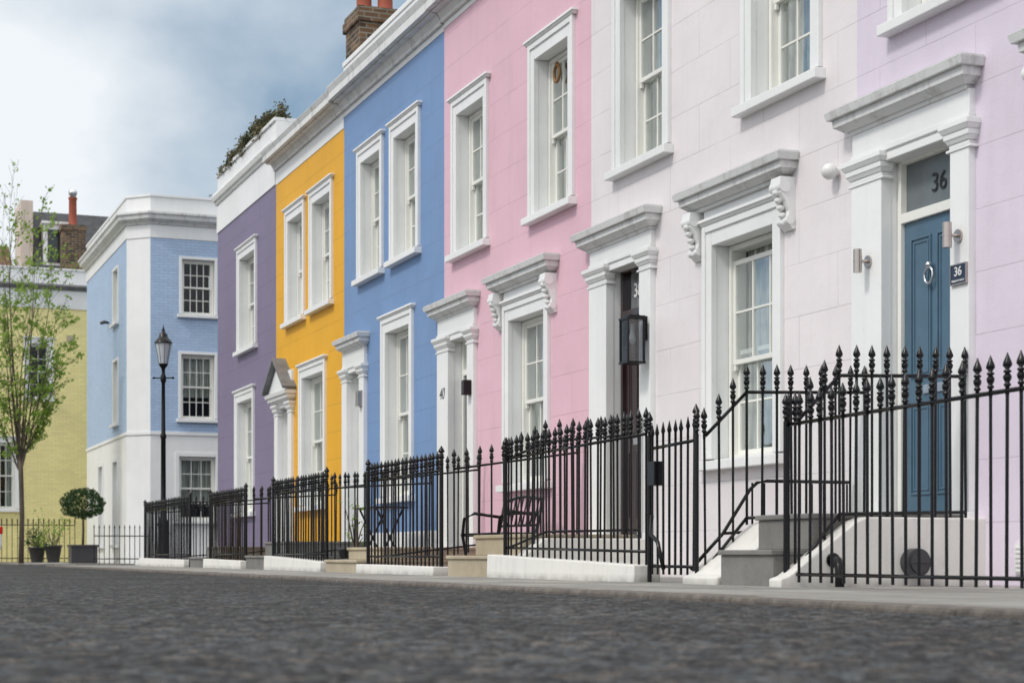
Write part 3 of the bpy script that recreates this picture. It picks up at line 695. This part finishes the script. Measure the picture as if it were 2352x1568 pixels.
# furniture behind the railings
b = thing('garden_bench', 'black wrought iron bench in front of the pink house', 'bench', TW(17.3, 6.7, 0))
m = MB(TW); b0, b1 = 16.75, 17.95
for k in range(7): m.tube([(b0, 6.38+.065*k, .43), (b1, 6.38+.065*k, .43)], [.012]*2, 6)
m.tube([(b0, 6.36, .42), (b0, 6.8, .42)], [.014]*2, 6); m.tube([(b1, 6.36, .42), (b1, 6.8, .42)], [.014]*2, 6)
m.make('seat', M['iron'], b)
for s_ in (b0+.05, b1-.05):
    m = MB(TW); m.tube([(s_, 6.36, 0), (s_, 6.40, .2), (s_, 6.36, .42), (s_, 6.38, .60), (s_, 6.5, .66), (s_, 6.8, .62)], [.018]*6, 8); m.tube([(s_, 6.84, 0), (s_, 6.78, .2), (s_, 6.78, .42), (s_, 6.86, .8)], [.018]*4, 8); m.make('leg', M['iron'], b)
m = MB(TW)
arc = [(b0+.05+1.1*t/10, 6.86, .78+.05*math.sin(math.pi*t/10)) for t in range(11)]
m.tube(arc, [.018]*11, 8); m.tube([(b0+.05, 6.8, .52), (b1-.05, 6.8, .52)], [.014]*2, 6); m.tube([(b0+.05, 6.83, .65), (b1-.05, 6.83, .65)], [.014]*2, 6)
for t in range(1, 10): m.tube([(b0+.05+.11*t, 6.8, .52), arc[t]], [.009]*2, 5)
m.make('backrest', M['iron'], b)
b = thing('garden_table', 'black folding metal table behind the railings', 'table', TW(21.65, 6.6, 0))
m = MB(TW); m.box(21.2, 22.1, 6.35, 6.8, .80, .825); m.make('table_top', M['iron'], b, bevel=.005)
for s_ in (21.27, 22.03):
    m = MB(TW); m.tube([(s_, 6.37, 0), (s_, 6.75, .80)], [.014]*2, 8); m.tube([(s_, 6.78, 0), (s_, 6.4, .80)], [.014]*2, 8); m.make('leg', M['iron'], b)

# ------------------------------------------------------------------ corner building (pale blue)
h = thing('corner_house', 'pale blue painted brick corner house with white ground floor', 'house', TW(47, 10, 0))
NB = TN(44.0); SB = TSt(6.82)
opn = [window(h, NB, 8.05, 9.02, 6.30, 7.75, band=.07, cols=4, rows=2, curtain=None), window(h, NB, 8.03, 9.02, 3.66, 5.35, band=.07, cols=4, rows=2, curtain='blind'), window(h, NB, 7.95, 9.08, 1.1, 2.8, band=.10, cols=3, rows=2, curtain='blind'),
       window(h, NB, 10.6, 11.6, 6.30, 7.75, band=.07, curtain=None), window(h, NB, 10.6, 11.6, 3.66, 5.35, band=.07, curtain=None)]
ops_ = [window(h, SB, 45.8, 46.8, 6.30, 7.75, band=.07, curtain='blind'), window(h, SB, 45.8, 46.8, 3.66, 5.35, band=.07, curtain='blind'),
        window(h, SB, 45.9, 46.9, .5, 2.75, band=.10, curtain='blind'), window(h, SB, 48.6, 49.6, .5, 2.75, band=.10, curtain='blind')]
ZG = 3.28; ZT = 8.17
for z0, z1, mt, nm in ((-.3, ZG, 'trim', 'ground_floor_wall'), (ZG, ZT, 'bluebrick', 'wall')):
    mb = MB(NB); mb.wall(7.33, 14, z0, z1, 0, [q for q in opn])
    m2 = MB(SB); m2.wall(44.51, 52, z0, z1, 0, ops_)
    bb = len(mb.v); mb.v += m2.v; mb.f += [[i+bb for i in f] for f in m2.f]; mb.sm += m2.sm
    mb.T = TW
    mb.add([(52, 6.82, z0), (52, 14, z0), (52, 14, z1), (52, 6.82, z1)], [(0, 1, 2, 3)]); mb.add([(44, 14, z0), (52, 14, z0), (52, 14, z1), (44, 14, z1)], [(0, 1, 2, 3)])
    mb.make(nm, M[mt], h, recalc=False)
def sweep(path, prof, mb):
    n = len(path); rings = []
    for i, p in enumerate(path):
        p = Vector(p); ds = []
        if i > 0: ds.append((p-Vector(path[i-1])).normalized())
        if i < n-1: ds.append((Vector(path[i+1])-p).normalized())
        ns = [Vector((-d.y, d.x))*-1 for d in ds]
        if len(ns) == 2: m = (ns[0]+ns[1]).normalized(); m = m/max(.3, m.dot(ns[0]))
        else: m = ns[0]
        rings.append([(p.x+m.x*o, p.y+m.y*o, z) for o, z in prof])
    k = len(prof); pts = [q for r in rings for q in r]; fs = []
    for i in range(n-1):
        for j in range(k): fs.append((i*k+j, i*k+(j+1) % k, (i+1)*k+(j+1) % k, (i+1)*k+j))
    fs += [tuple(range(k)), tuple(range((n-1)*k, n*k))]
    mb.add(pts, fs)
path = [(44, 14), (44, 7.33), (44.51, 6.82), (52, 6.82)]
def sw2(prof, mat, name, bev=.006):
    m = MB(TW); sweep(path, prof, m); m.make(name, mat, h, bevel=bev)
cw = MB(TW)
cw.add([(44, 7.33, -.3), (44.51, 6.82, -.3), (44.51, 6.82, ZT), (44, 7.33, ZT)], [(0, 1, 2, 3)])
cw.make('corner_pier', M['trim'], h, recalc=False)
sw2([(-.3, ZT), (.02, ZT), (.02, 8.5), (-.3, 8.5)], M['trim'], 'frieze')
sw2([(-.3, 8.5), (.05, 8.5), (.08, 8.55), (.2, 8.62), (.22, 8.70), (.26, 8.74), (.26, 8.79), (.05, 8.84), (-.3, 8.84)], M['cornice'], 'cornice')
sw2([(-.3, 8.84), (0.0, 8.84), (0.0, 9.2), (.03, 9.2), (.03, 9.26), (-.3, 9.26)], M['trim'], 'parapet')
sw2([(-.05, ZG-.05), (.03, ZG-.05), (.03, ZG+.03), (-.05, ZG+.05)], M['trim'], 'string_course')
m = MB(TW); m.box(44.2, 51.9, 7.4, 13.9, 8.7, 8.8); m.make('roof', M['lead'], h)
m = MB(TW); m.cyl((46, 9.6, 8.8), (46, 9.6, 9.95), .015, n=6); m.cyl((46, 9.2, 9.75), (46, 10.0, 9.72), .01, n=6)
for k in range(5): m.cyl((45.85, 9.25+.17*k, 9.74), (46.15, 9.25+.17*k, 9.74), .007, n=5)
m.make('television_aerial', M['darkgrey'], h)
m = MB(SB); m.tube([(47.6, 0, 6.45), (47.6, .12, 6.47), (47.55, .22, 6.42)], [.03, .05, .04], 8); m.make('security_camera', M['darkgrey'], h)

# ------------------------------------------------------------------ yellow brick house closing the street
h = thing('yellow_brick_house', 'pale yellow painted brick house closing the street', 'house', TW(58, 4, 0))
NY = TN(56.0)
opn = [window(h, NY, 5.42, 6.32, 5.1, 6.95, band=.12, cols=2, curtain=None), window(h, NY, 4.35, 5.28, 1.65, 3.85, band=.12, cols=3, curtain='parted'), window(h, NY, 2.9, 3.8, 5.1, 6.95, band=.12)]
mb = MB(NY); mb.wall(-4, 12, -.3, 7.92, 0, opn); mb.T = TW
mb.add([(56, -4, -.3), (64, -4, -.3), (64, -4, 7.92), (56, -4, 7.92)], [(0, 1, 2, 3)]); mb.add([(64, 12, -.3), (64, -4, -.3), (64, -4, 7.92), (64, 12, 7.92)], [(0, 1, 2, 3)])
mb.add([(56, 12, -.3), (64, 12, -.3), (64, 12, 7.92), (56, 12, 7.92)], [(0, 1, 2, 3)]); mb.make('wall', M['yellowbrick'], h, recalc=False)
mb = MB(NY); mb.box(-4, 12, -.3, .03, 7.92, 8.5); mb.box(-4, 12, -.3, .01, 8.66, 9.12); mb.box(-4, 12, -.33, .04, 9.12, 9.18); mb.make('parapet', M['trim'], h, bevel=.008)
mb = MB(NY); mb.fr(-4, 12, 8.5, 8.6, .08, .2, 0); mb.fr(-4, 12, 8.6, 8.662, .22, .2, 0); mb.make('cornice', M['lead'], h)
mb = MB(TW); mb.add([(56.6, 5.85, 9.0), (56.6, 12, 9.0), (58.3, 12, 11.35), (58.3, 5.85, 11.35), (62, 12, 11.35), (62, 5.85, 11.35), (62, 5.85, 9), (62, 12, 9)], [(0, 1, 2, 3), (3, 2, 4, 5), (0, 3, 5, 6), (1, 7, 4, 2)]); rf = mb.make('mansard_roof', M['slate'], h)
mb = MB(TW); mb.add([(56.6, -4, 9.0), (56.6, 5.2, 9.0), (58.6, 5.2, 10.2), (58.6, -4, 10.2)], [(0, 1, 2, 3)]); mb.make('tiled_roof', M['tile'], h)
mb = MB(TW); mb.box(57.0, 58.9, 5.42, 5.80, 8.9, 11.45); mb.make('party_wall_stack', paint('cream_render', lin((214, 198, 186)), dirt=.2), h, bevel=.01)
mb = MB(TW); mb.box(56.9, 58.2, 6.12, 7.0, 9.1, 10.72); mb.box(56.8, 58.3, 6.05, 7.07, 10.72, 10.8); dm = mb.make('dormer', M['trim'], h, bevel=.01)
mb = MB(TW); mb.box(56.885, 56.9, 6.24, 6.88, 9.5, 10.55); mb.make('dormer_glass', M['darkglass'], dm)
mb = MB(TW); mb.box(56.2, 56.86, 6.62, 7.32, 8.9, 10.6); mb.box(56.17, 56.89, 6.58, 7.36, 10.45, 10.62); ch = mb.make('chimney', M['brick'], h)
mb = MB(TW); mb.lathe((56.5, 6.97, 10.6), [(.17, 0), (.14, .06), (.125, .1), (.12, .85), (.14, .88), (.14, .93)], 14); mb.make('chimney_pot', M['terracotta'], ch)
mb = MB(TW); mb.lathe((56.5, 6.97, 11.5), [(.10, 0), (.10, .1), (.13, .12), (.14, .2), (.08, .3), (.02, .32)], 12); mb.make('cowl', M['chrome'], ch)
mb = MB(NY); mb.box(6.72, 6.92, 0, .03, 6.9, 7.1); mb.make('air_vent', M['sand'], h)

# fences
def fence(label, path, zt, spacing, sp=True):
    e = thing('iron_fence', label, 'fence', TW(path[0][0], path[0][1], 0), 'low iron fences at the end of the street')
    for i in range(len(path)-1):
        A, B = Vector(path[i]), Vector(path[i+1]); L = (B-A).length; n = round(L/spacing)
        for z in (.12, zt-.1):
            r = MB(TW); r.tube([(A.x, A.y, z), (B.x, B.y, z)], [.013, .013], 6); r.make('rail', M['iron'], e)
        for j in range(n+1):
            p = A+(B-A)*j/n
            ob = bpy.data.objects.new('railing_bar', bar_mesh(zt, sp) if sp else bar_mesh(zt-.1, False)); COL.objects.link(ob); place(ob, TW(p.x, p.y, 0), e)
    return e
fence('low black iron fence beside the pale blue corner house', [(43.3, 5.85), (43.3, 7.2)], .78, .12, True)
fence('black spear-topped iron fence before the yellow brick house', [(53, 3.9), (53, 6.6)], 1.2, .15, False)

# ------------------------------------------------------------------ vegetation
def leaf_mesh(name, pts, size, mat, parent, flat=0.0):
    v = []; f = []
    for p in pts:
        p = Vector(p); s = size*random.uniform(.6, 1.3)
        d = Vector((random.gauss(0, 1), random.gauss(0, 1), random.gauss(0, 1)*(1-flat))).normalized(); u = d.orthogonal().normalized(); w = d.cross(u)
        b = len(v); v += [p-u*s*.5, p+w*s*.32-u*s*.05, p+u*s*.55, p-w*s*.32-u*s*.05]; f.append((b, b+1, b+2, b+3))
    mb = MB(lambda x, y, z: (x, y, z)); mb.v = [tuple(q) for q in v]; mb.f = [list(q) for q in f]; mb.sm = [False]*len(f)
    return mb.make(name, mat, parent, recalc=False)

ID = lambda x, y, z: (x, y, z)
random.seed(33)
tb = Vector(TW(45.5, 4.34, 0))
tree = thing('street_tree', 'slender young street tree with sparse fresh green leaves', 'tree', tb)
R_ = Vector((.36, .93, 0)); Fd = Vector((.93, -.36, 0))
mb = MB(ID); leaves = []
trunk = [tb, tb+Vector((0, .02, 1.2)), tb+Vector((0.02, 0, 2.0)), tb+R_*-.02+Vector((0, 0, 2.6))]
mb.tube(trunk, [.068, .06, .058, .058], 8)
mb.make('trunk', M['bark'], tree)
limb = MB(ID)
def grow(p, d, L, r, lev, lean):
    path = [p]; rad = [r]; n = 8
    for k in range(n):
        d = (d+Vector((random.gauss(0, .045), random.gauss(0, .045), .12 if lev == 0 else .03))).normalized(); p = p+d*L/n; path.append(p); rad.append(max(.003, r*(1-.85*(k+1)/n)))
        if lev < 2 and k >= (0 if lev == 0 else 2):
            for _ in range(1 if lev else 2):
                dd = (d*.7+R_*(random.uniform(-.7, .7)+lean*.35)+Fd*random.uniform(-.6, .6)+Vector((0, 0, .05))).normalized()
                LL = L*random.uniform(.12, .22) if lev == 0 else L*random.uniform(.2, .4)
                grow(p, dd, LL, r*.30*(1-.08*k), lev+1, lean)
        if (lev == 1 and k >= 4) or (lev == 2 and k >= 5) or (lev == 0 and k >= 6):
            if random.random() < (.26 if lev == 2 else .40):
                q = p+Vector((random.gauss(0, .04), random.gauss(0, .04), 0))
                for _ in range(random.randint(3, 6)):
                    leaves.append(q+Vector((random.gauss(0, .055), random.gauss(0, .055), random.gauss(0, .04))))
    limb.tube(path, rad, 5)
top = trunk[-1]
for lx, ly, L in ((.02, 0, 6.3), (.12, .1, 5.7), (-.06, .12, 5.7), (.22, -.12, 4.9), (-.14, -.1, 4.9), (.36, .1, 4.0), (.06, -.2, 5.2), (-.22, .05, 3.8), (.60, -.05, 2.9), (.0, .2, 4.2), (.9, 0, 1.7), (-.5, 0, 2.2)):
    grow(top+Vector((0, 0, random.uniform(-.4, .1))), (Vector((0, 0, 1))+R_*lx+Fd*ly).normalized(), L, .028, 0, lx)
limb.make('branches', M['bark'], tree, recalc=False)
leaf_mesh('crown', leaves, .09, M['leaf'], tree)
print('tree leaves', len(leaves))
random.seed(5)

# topiary
tc = Vector(TW(46, 5.93, 0))
tp = thing('topiary_tree', 'round clipped box topiary ball on a stem in a grey planter', 'topiary', tc)
mb = MB(ID); mb.box(tc.x-.33, tc.x+.33, tc.y-.33, tc.y+.33, 0, .46); mb.box(tc.x-.36, tc.x+.36, tc.y-.36, tc.y+.36, .42, .48); mb.make('planter', M['darkgrey'], tp, bevel=.01)
mb = MB(ID); mb.tube([tc+Vector((0, 0, .45)), tc+Vector((.02, .01, .9)), tc+Vector((0, 0, 1.4))], [.03, .028, .025], 8); mb.make('trunk', M['bark'], tp)
pts = []
for _ in range(4600):
    d = Vector((random.gauss(0, 1), random.gauss(0, 1), random.gauss(0, 1))).normalized()
    rr = .52*(1+.08*math.sin(d.x*7+1)*math.sin(d.y*6)+.05*math.sin(d.z*9)); q = d*rr*random.uniform(.80, 1.10); q.z *= .70
    pts.append(tc+Vector((0, 0, 1.53))+q)
leaf_mesh('crown', pts, .055, M['topiary'], tp)

def bush(label, s, y, z, rx, ry, rz, n, size, mat, pot=True, ncl=14):
    c = Vector(TW(s, y, z)); e = thing('potted_plant' if pot else 'roof_shrub', label, 'plant', Vector((c.x, c.y, 0 if pot else z)))
    P = []
    cl = [Vector((random.uniform(-rx, rx), random.uniform(-ry, ry), random.uniform(.05, 1)*rz)) for _ in range(ncl)]
    for _ in range(n):
        k = random.choice(cl); P.append(c+k+Vector((random.gauss(0, rx*.16), random.gauss(0, ry*.3), random.gauss(0, rz*.16))))
    leaf_mesh('foliage', P, size, mat, e)
    st = MB(ID)
    for k in cl: st.tube([c+Vector((k.x*.7, k.y*.2, 0)), c+k*.7+Vector((k.x*.2, 0, 0)), c+k*1.1], [.012, .008, .004], 4)
    st.make('stems', M['bark'], e, recalc=False)
    if pot:
        pm = MB(ID); pm.lathe((c.x, c.y, 0), [(.16, 0), (.24, z*.9), (.26, z*.9), (.26, z), (.2, z)], 14); pm.make('pot', M['darkgrey'], e)
    return e
bush('leafy rose bush in a dark pot behind the fence', 51, 5.75, .5, .4, .4, .8, 380, .07, M['leaf'])
bush('dark green shrub in a black pot by the fence', 51.5, 5.35, .45, .25, .3, .5, 600, .06, M['topiary'])
bush('straggly yellow-green plant in a pot behind the railings', 21.33, 6.15, .3, .16, .14, .5, 70, .05, M['leaf'], ncl=8)
for (s, y, z, rx, ry, rz, n) in ((30.6, 7.26, 7.79, .66, .15, .30, 4600), (31.9, 7.25, 7.77, .80, .15, .27, 4600), (33.1, 7.22, 7.77, .62, .12, .19, 2200), (34.2, 7.18, 7.78, .35, .1, .11, 450)):
    bush('wiry rosemary shrub growing along the white parapet', s, y, z, rx, ry, rz, n, .05, M['shrub'], pot=False, ncl=34)

# ------------------------------------------------------------------ street lamp
ls_, ly_ = 36.1, 6.28
lp = thing('street_lamp', 'black cast-iron traditional street lamp with tapered glass lantern', 'street lamp', TW(ls_, ly_, 0))
m = MB(TW); m.lathe((ls_, ly_, 0), [(.16, 0), (.16, .1), (.12, .14), (.11, .8), (.13, .84), (.08, .95), (.055, 1.05), (.05, 2.6), (.065, 2.63), (.065, 2.68), (.045, 2.72), (.038, 3.75), (.06, 3.8), (.06, 3.88), (.035, 3.95), (.04, 4.05), (.09, 4.12), (.10, 4.15)], 14); m.make('post', M['iron'], lp)
m = MB(TW); d_ = Vector((-.36, .93))
m.cyl((ls_-d_.x*.2, ly_-d_.y*.2, 3.86), (ls_+d_.x*.2, ly_+d_.y*.2, 3.86), .014, n=8)
for q in (-1, 1): m.lathe((ls_+q*d_.x*.2, ly_+q*d_.y*.2, 3.835), [(.012, 0), (.028, .015), (.028, .035), (.012, .05)], 8)
m.make('ladder_bar', M['iron'], lp)
m = MB(TW); m.lathe((ls_, ly_, 4.15), [(.085, 0), (.115, .16), (.15, .34), (.165, .42)], 16); m.make('lantern_glass', M['lampglass'], lp)
m = MB(TW); m.lathe((ls_, ly_, 4.565), [(.185, 0), (.185, .02), (.165, .05), (.11, .12), (.085, .15), (.085, .19), (.05, .22), (.03, .26), (.035, .29), (.012, .33), (.004, .40)], 16)
for k in range(8):
    t = math.pi*2*k/8; m.tube([(ls_+.088*math.cos(t), ly_+.088*math.sin(t), 4.15), (ls_+.154*math.cos(t), ly_+.154*math.sin(t), 4.49), (ls_+.17*math.cos(t), ly_+.17*math.sin(t), 4.57)], [.004]*3, 5)
m.make('lantern_cap', M['iron'], lp)

# ------------------------------------------------------------------ parked car (tail just in view)
cs, cy = 49.6, 4.16
car = thing('parked_car', 'white hatchback car with red tail lights on the cross street', 'car', TW(cs, cy-2, 0))
m = MB(lambda a, o, z: (-a, cy-o, z))
prof = [(0.05, .32), (0.0, .5), (0.02, .85), (.12, .98), (.25, 1.38), (.55, 1.48), (1.9, 1.46), (2.65, 1.0), (3.7, .9), (3.95, .7), (4.0, .4), (3.9, .28), (3.5, .26), (3.42, .5), (3.2, .62), (2.95, .5), (2.87, .26), (1.13, .26), (1.05, .5), (.8, .62), (.57, .5), (.5, .28)]
m.prism(prof, cs-.85, cs+.85); m.make('body', M['carpaint'], car, bevel=.05, seg=3)
T_c = m.T
m = MB(T_c)
for sd in (-1, 1): m.prism([(.45, .98), (.6, 1.36), (1.85, 1.36), (2.45, 1.0)], cs+sd*.852-.004, cs+sd*.852+.004)
m.add([(cs-.65, .10, 1.02), (cs+.65, .10, 1.02), (cs+.58, .215, 1.35), (cs-.58, .215, 1.35)], [(0, 1, 2, 3)]); m.make('window', M['darkglass'], car)
for sd in (-1, 1):
    m = MB(T_c); m.box(cs+sd*.76-.10, cs+sd*.76+.10, -.012, .15, .78, .98); m.make('tail_light', M['redlens'], car, bevel=.02)
    for o in (.81, 3.19):
        m = MB(T_c); m.cyl((cs+sd*.86, o, .3), (cs+sd*.66, o, .3), .3, n=24); wh = m.make('wheel', M['tyre'], car, bevel=.02)
        m = MB(T_c); m.cyl((cs+sd*.868, o, .3), (cs+sd*.84, o, .3), .19, n=20); m.make('rim', M['chrome'], wh)

# ------------------------------------------------------------------ ground
def sheet(name, x0, x1, y0, y1, z, mat):
    m = MB(ID); m.add([(x0, y0, z), (x1, y0, z), (x1, y1, z), (x0, y1, z)], [(0, 1, 2, 3)])
    o = m.make(name, mat, None, recalc=False); o['kind'] = 'structure'; o['label'] = name.replace('_', ' ')+' surface'; o['category'] = name.replace('_', ' '); return o
RZ = -.03
sheet('ground', -600, 400, -500, 500, RZ-.015, M['kerb'])
sheet('road', -53, 60, -30, 4.02, RZ, M['asphalt'])
sheet('side_road', -43, -37, 4.02, 60, RZ, M['asphalt'])
def slab(name, s0, s1, y0, y1, z0, z1, mat):
    m = MB(TW); m.box(s0, s1, y0, y1, z0, z1); o = m.make(name, mat, None, bevel=.0); o['kind'] = 'structure'; o['label'] = name.replace('_', ' ')+' beside the road'; o['category'] = name.replace('_', ' ')
slab('pavement', -20, 36.9, 4.2, 7.12, -.3, 0, M['paving'])
slab('pavement', 43.05, 53.5, 4.2, 6.8, -.3, 0, M['paving'])
slab('pavement', 53.5, 55.98, -20, 12, -.3, 0.004, M['paving'])
def kerbline(s0, s1):
    m = MB(TW); s = s0
    while s < s1:
        e = min(s+.91, s1); dz = random.uniform(-.004, .003); m.box(s+.0015, e-.0015, 4.02+random.uniform(-.006, .006), 4.197, -.3, .002+dz); s = e
    o = m.make('kerb', M['kerb'], None, bevel=.018); o['kind'] = 'structure'; o['label'] = 'granite kerb stones along the pavement'; o['category'] = 'kerb'
kerbline(-8, 36.9); kerbline(43.05, 53.4)

# ------------------------------------------------------------------ world + sun
w = bpy.data.worlds.new('World'); scene.world = w; w.use_nodes = True
nt = w.node_tree; N = nt.nodes; Lk = nt.links
bg = N['Background']; bg.inputs['Strength'].default_value = 0.1
sky = N.new('ShaderNodeTexSky'); sky.sky_type = 'NISHITA'; sky.sun_disc = False
SD = Vector((.16, -.70, .80)).normalized()    # direction toward the sun
el = math.asin(SD.z); sky.sun_elevation = el; sky.sun_rotation = math.atan2(SD.x, SD.y)
tc_ = N.new('ShaderNodeTexCoord')
def mnode(op, a, b=None, c=None):
    n = N.new('ShaderNodeMath'); n.operation = op
    for i, v in enumerate((a, b, c)):
        if v is None: continue
        if isinstance(v, (int, float)): n.inputs[i].default_value = v
        else: Lk.new(v, n.inputs[i])
    return n.outputs[0]
def mrange(v, a, b, c, d):
    n = N.new('ShaderNodeMapRange'); n.interpolation_type = 'SMOOTHSTEP'
    for i, q in enumerate((a, b, c, d)): n.inputs[i+1].default_value = q
    Lk.new(v, n.inputs[0]); return n.outputs[0]
sep = N.new('ShaderNodeSeparateXYZ'); Lk.new(tc_.outputs['Generated'], sep.inputs[0])
def cloud(loc, scale, det, rough, zs):
    mp = N.new('ShaderNodeMapping'); mp.inputs['Scale'].default_value = (1, 1, zs); mp.inputs['Location'].default_value = loc; Lk.new(tc_.outputs['Generated'], mp.inputs[0])
    nz = N.new('ShaderNodeTexNoise'); nz.inputs['Scale'].default_value = scale; nz.inputs['Detail'].default_value = det; nz.inputs['Roughness'].default_value = rough; nz.inputs['Distortion'].default_value = .1; Lk.new(mp.outputs[0], nz.inputs[0])
    return nz.outputs['Fac']
n1 = cloud((1.3, .7, .9), 3.6, 5, .45, 1.5); n2 = cloud((4.1, .4, 2.2), 9, 6, .52, 1.5)
def dotn(v):
    dt = N.new('ShaderNodeVectorMath'); dt.operation = 'DOT_PRODUCT'; Lk.new(tc_.outputs['Generated'], dt.inputs[0]); dt.inputs[1].default_value = Vector(v).normalized(); return dt.outputs['Value']
br = mrange(dotn((-.955, -.06, .24)), .955, 1.0, 0, .95)
hz = mrange(sep.outputs['Z'], .02, .26, .38, 0)
m1 = mnode('ADD', mnode('MULTIPLY', mnode('SUBTRACT', n1, .5), 1.7), .20)
m1 = mnode('ADD', m1, mnode('MULTIPLY', mnode('SUBTRACT', n2, .5), 1.3))
m1 = mnode('ADD', m1, br); m1 = mnode('ADD', m1, hz)
cl = N.new('ShaderNodeClamp'); Lk.new(m1, cl.inputs[0])
cr = N.new('ShaderNodeMix'); cr.data_type = 'RGBA'; Lk.new(cl.outputs[0], cr.inputs[0])
dk = lin((139, 167, 192)); lt = lin((236, 241, 245))
cr.inputs[6].default_value = (*[v*10 for v in dk], 1); cr.inputs[7].default_value = (*[v*10.8 for v in lt], 1)
# thin overcast out of view, brightened overhead and behind the viewer to fill facades
zen = mrange(sep.outputs['Z'], .42, .75, 0, 1)
beh = mrange(dotn((.62, -.78, 0)), .05, .6, 0, .8)
ov = mnode('MAXIMUM', zen, mnode('MULTIPLY', beh, mrange(sep.outputs['Z'], .0, .25, .3, 1)))
om = N.new('ShaderNodeMix'); om.data_type = 'RGBA'; Lk.new(ov, om.inputs[0]); Lk.new(cr.outputs[2], om.inputs[6]); om.inputs[7].default_value = (14.0, 13.9, 13.7, 1)
fm = N.new('ShaderNodeMix'); fm.data_type = 'RGBA'; fm.inputs[0].default_value = .96
Lk.new(sky.outputs[0], fm.inputs[6]); Lk.new(om.outputs[2], fm.inputs[7]); Lk.new(fm.outputs[2], bg.inputs['Color'])

sun = bpy.data.lights.new('sun', 'SUN'); sun.energy = 1.5; sun.angle = math.radians(10); sun.color = (1, .96, .90)
so = bpy.data.objects.new('sun', sun); COL.objects.link(so); so.location = (0, -10, 20); so.rotation_euler = SD.to_track_quat('Z', 'Y').to_euler()

# ------------------------------------------------------------------ camera
cam = bpy.data.cameras.new('camera'); co = bpy.data.objects.new('camera', cam); COL.objects.link(co)
cam.sensor_width = 36; cam.lens = 61.22; cam.shift_y = .2088; cam.clip_end = 2000; cam.clip_start = .05
co.location = (0, 0, .20); co.rotation_euler = (math.radians(90), 0, math.radians(90-21.19))
cam.dof.use_dof = True; cam.dof.focus_distance = 15; cam.dof.aperture_fstop = 3.8
scene.camera = co
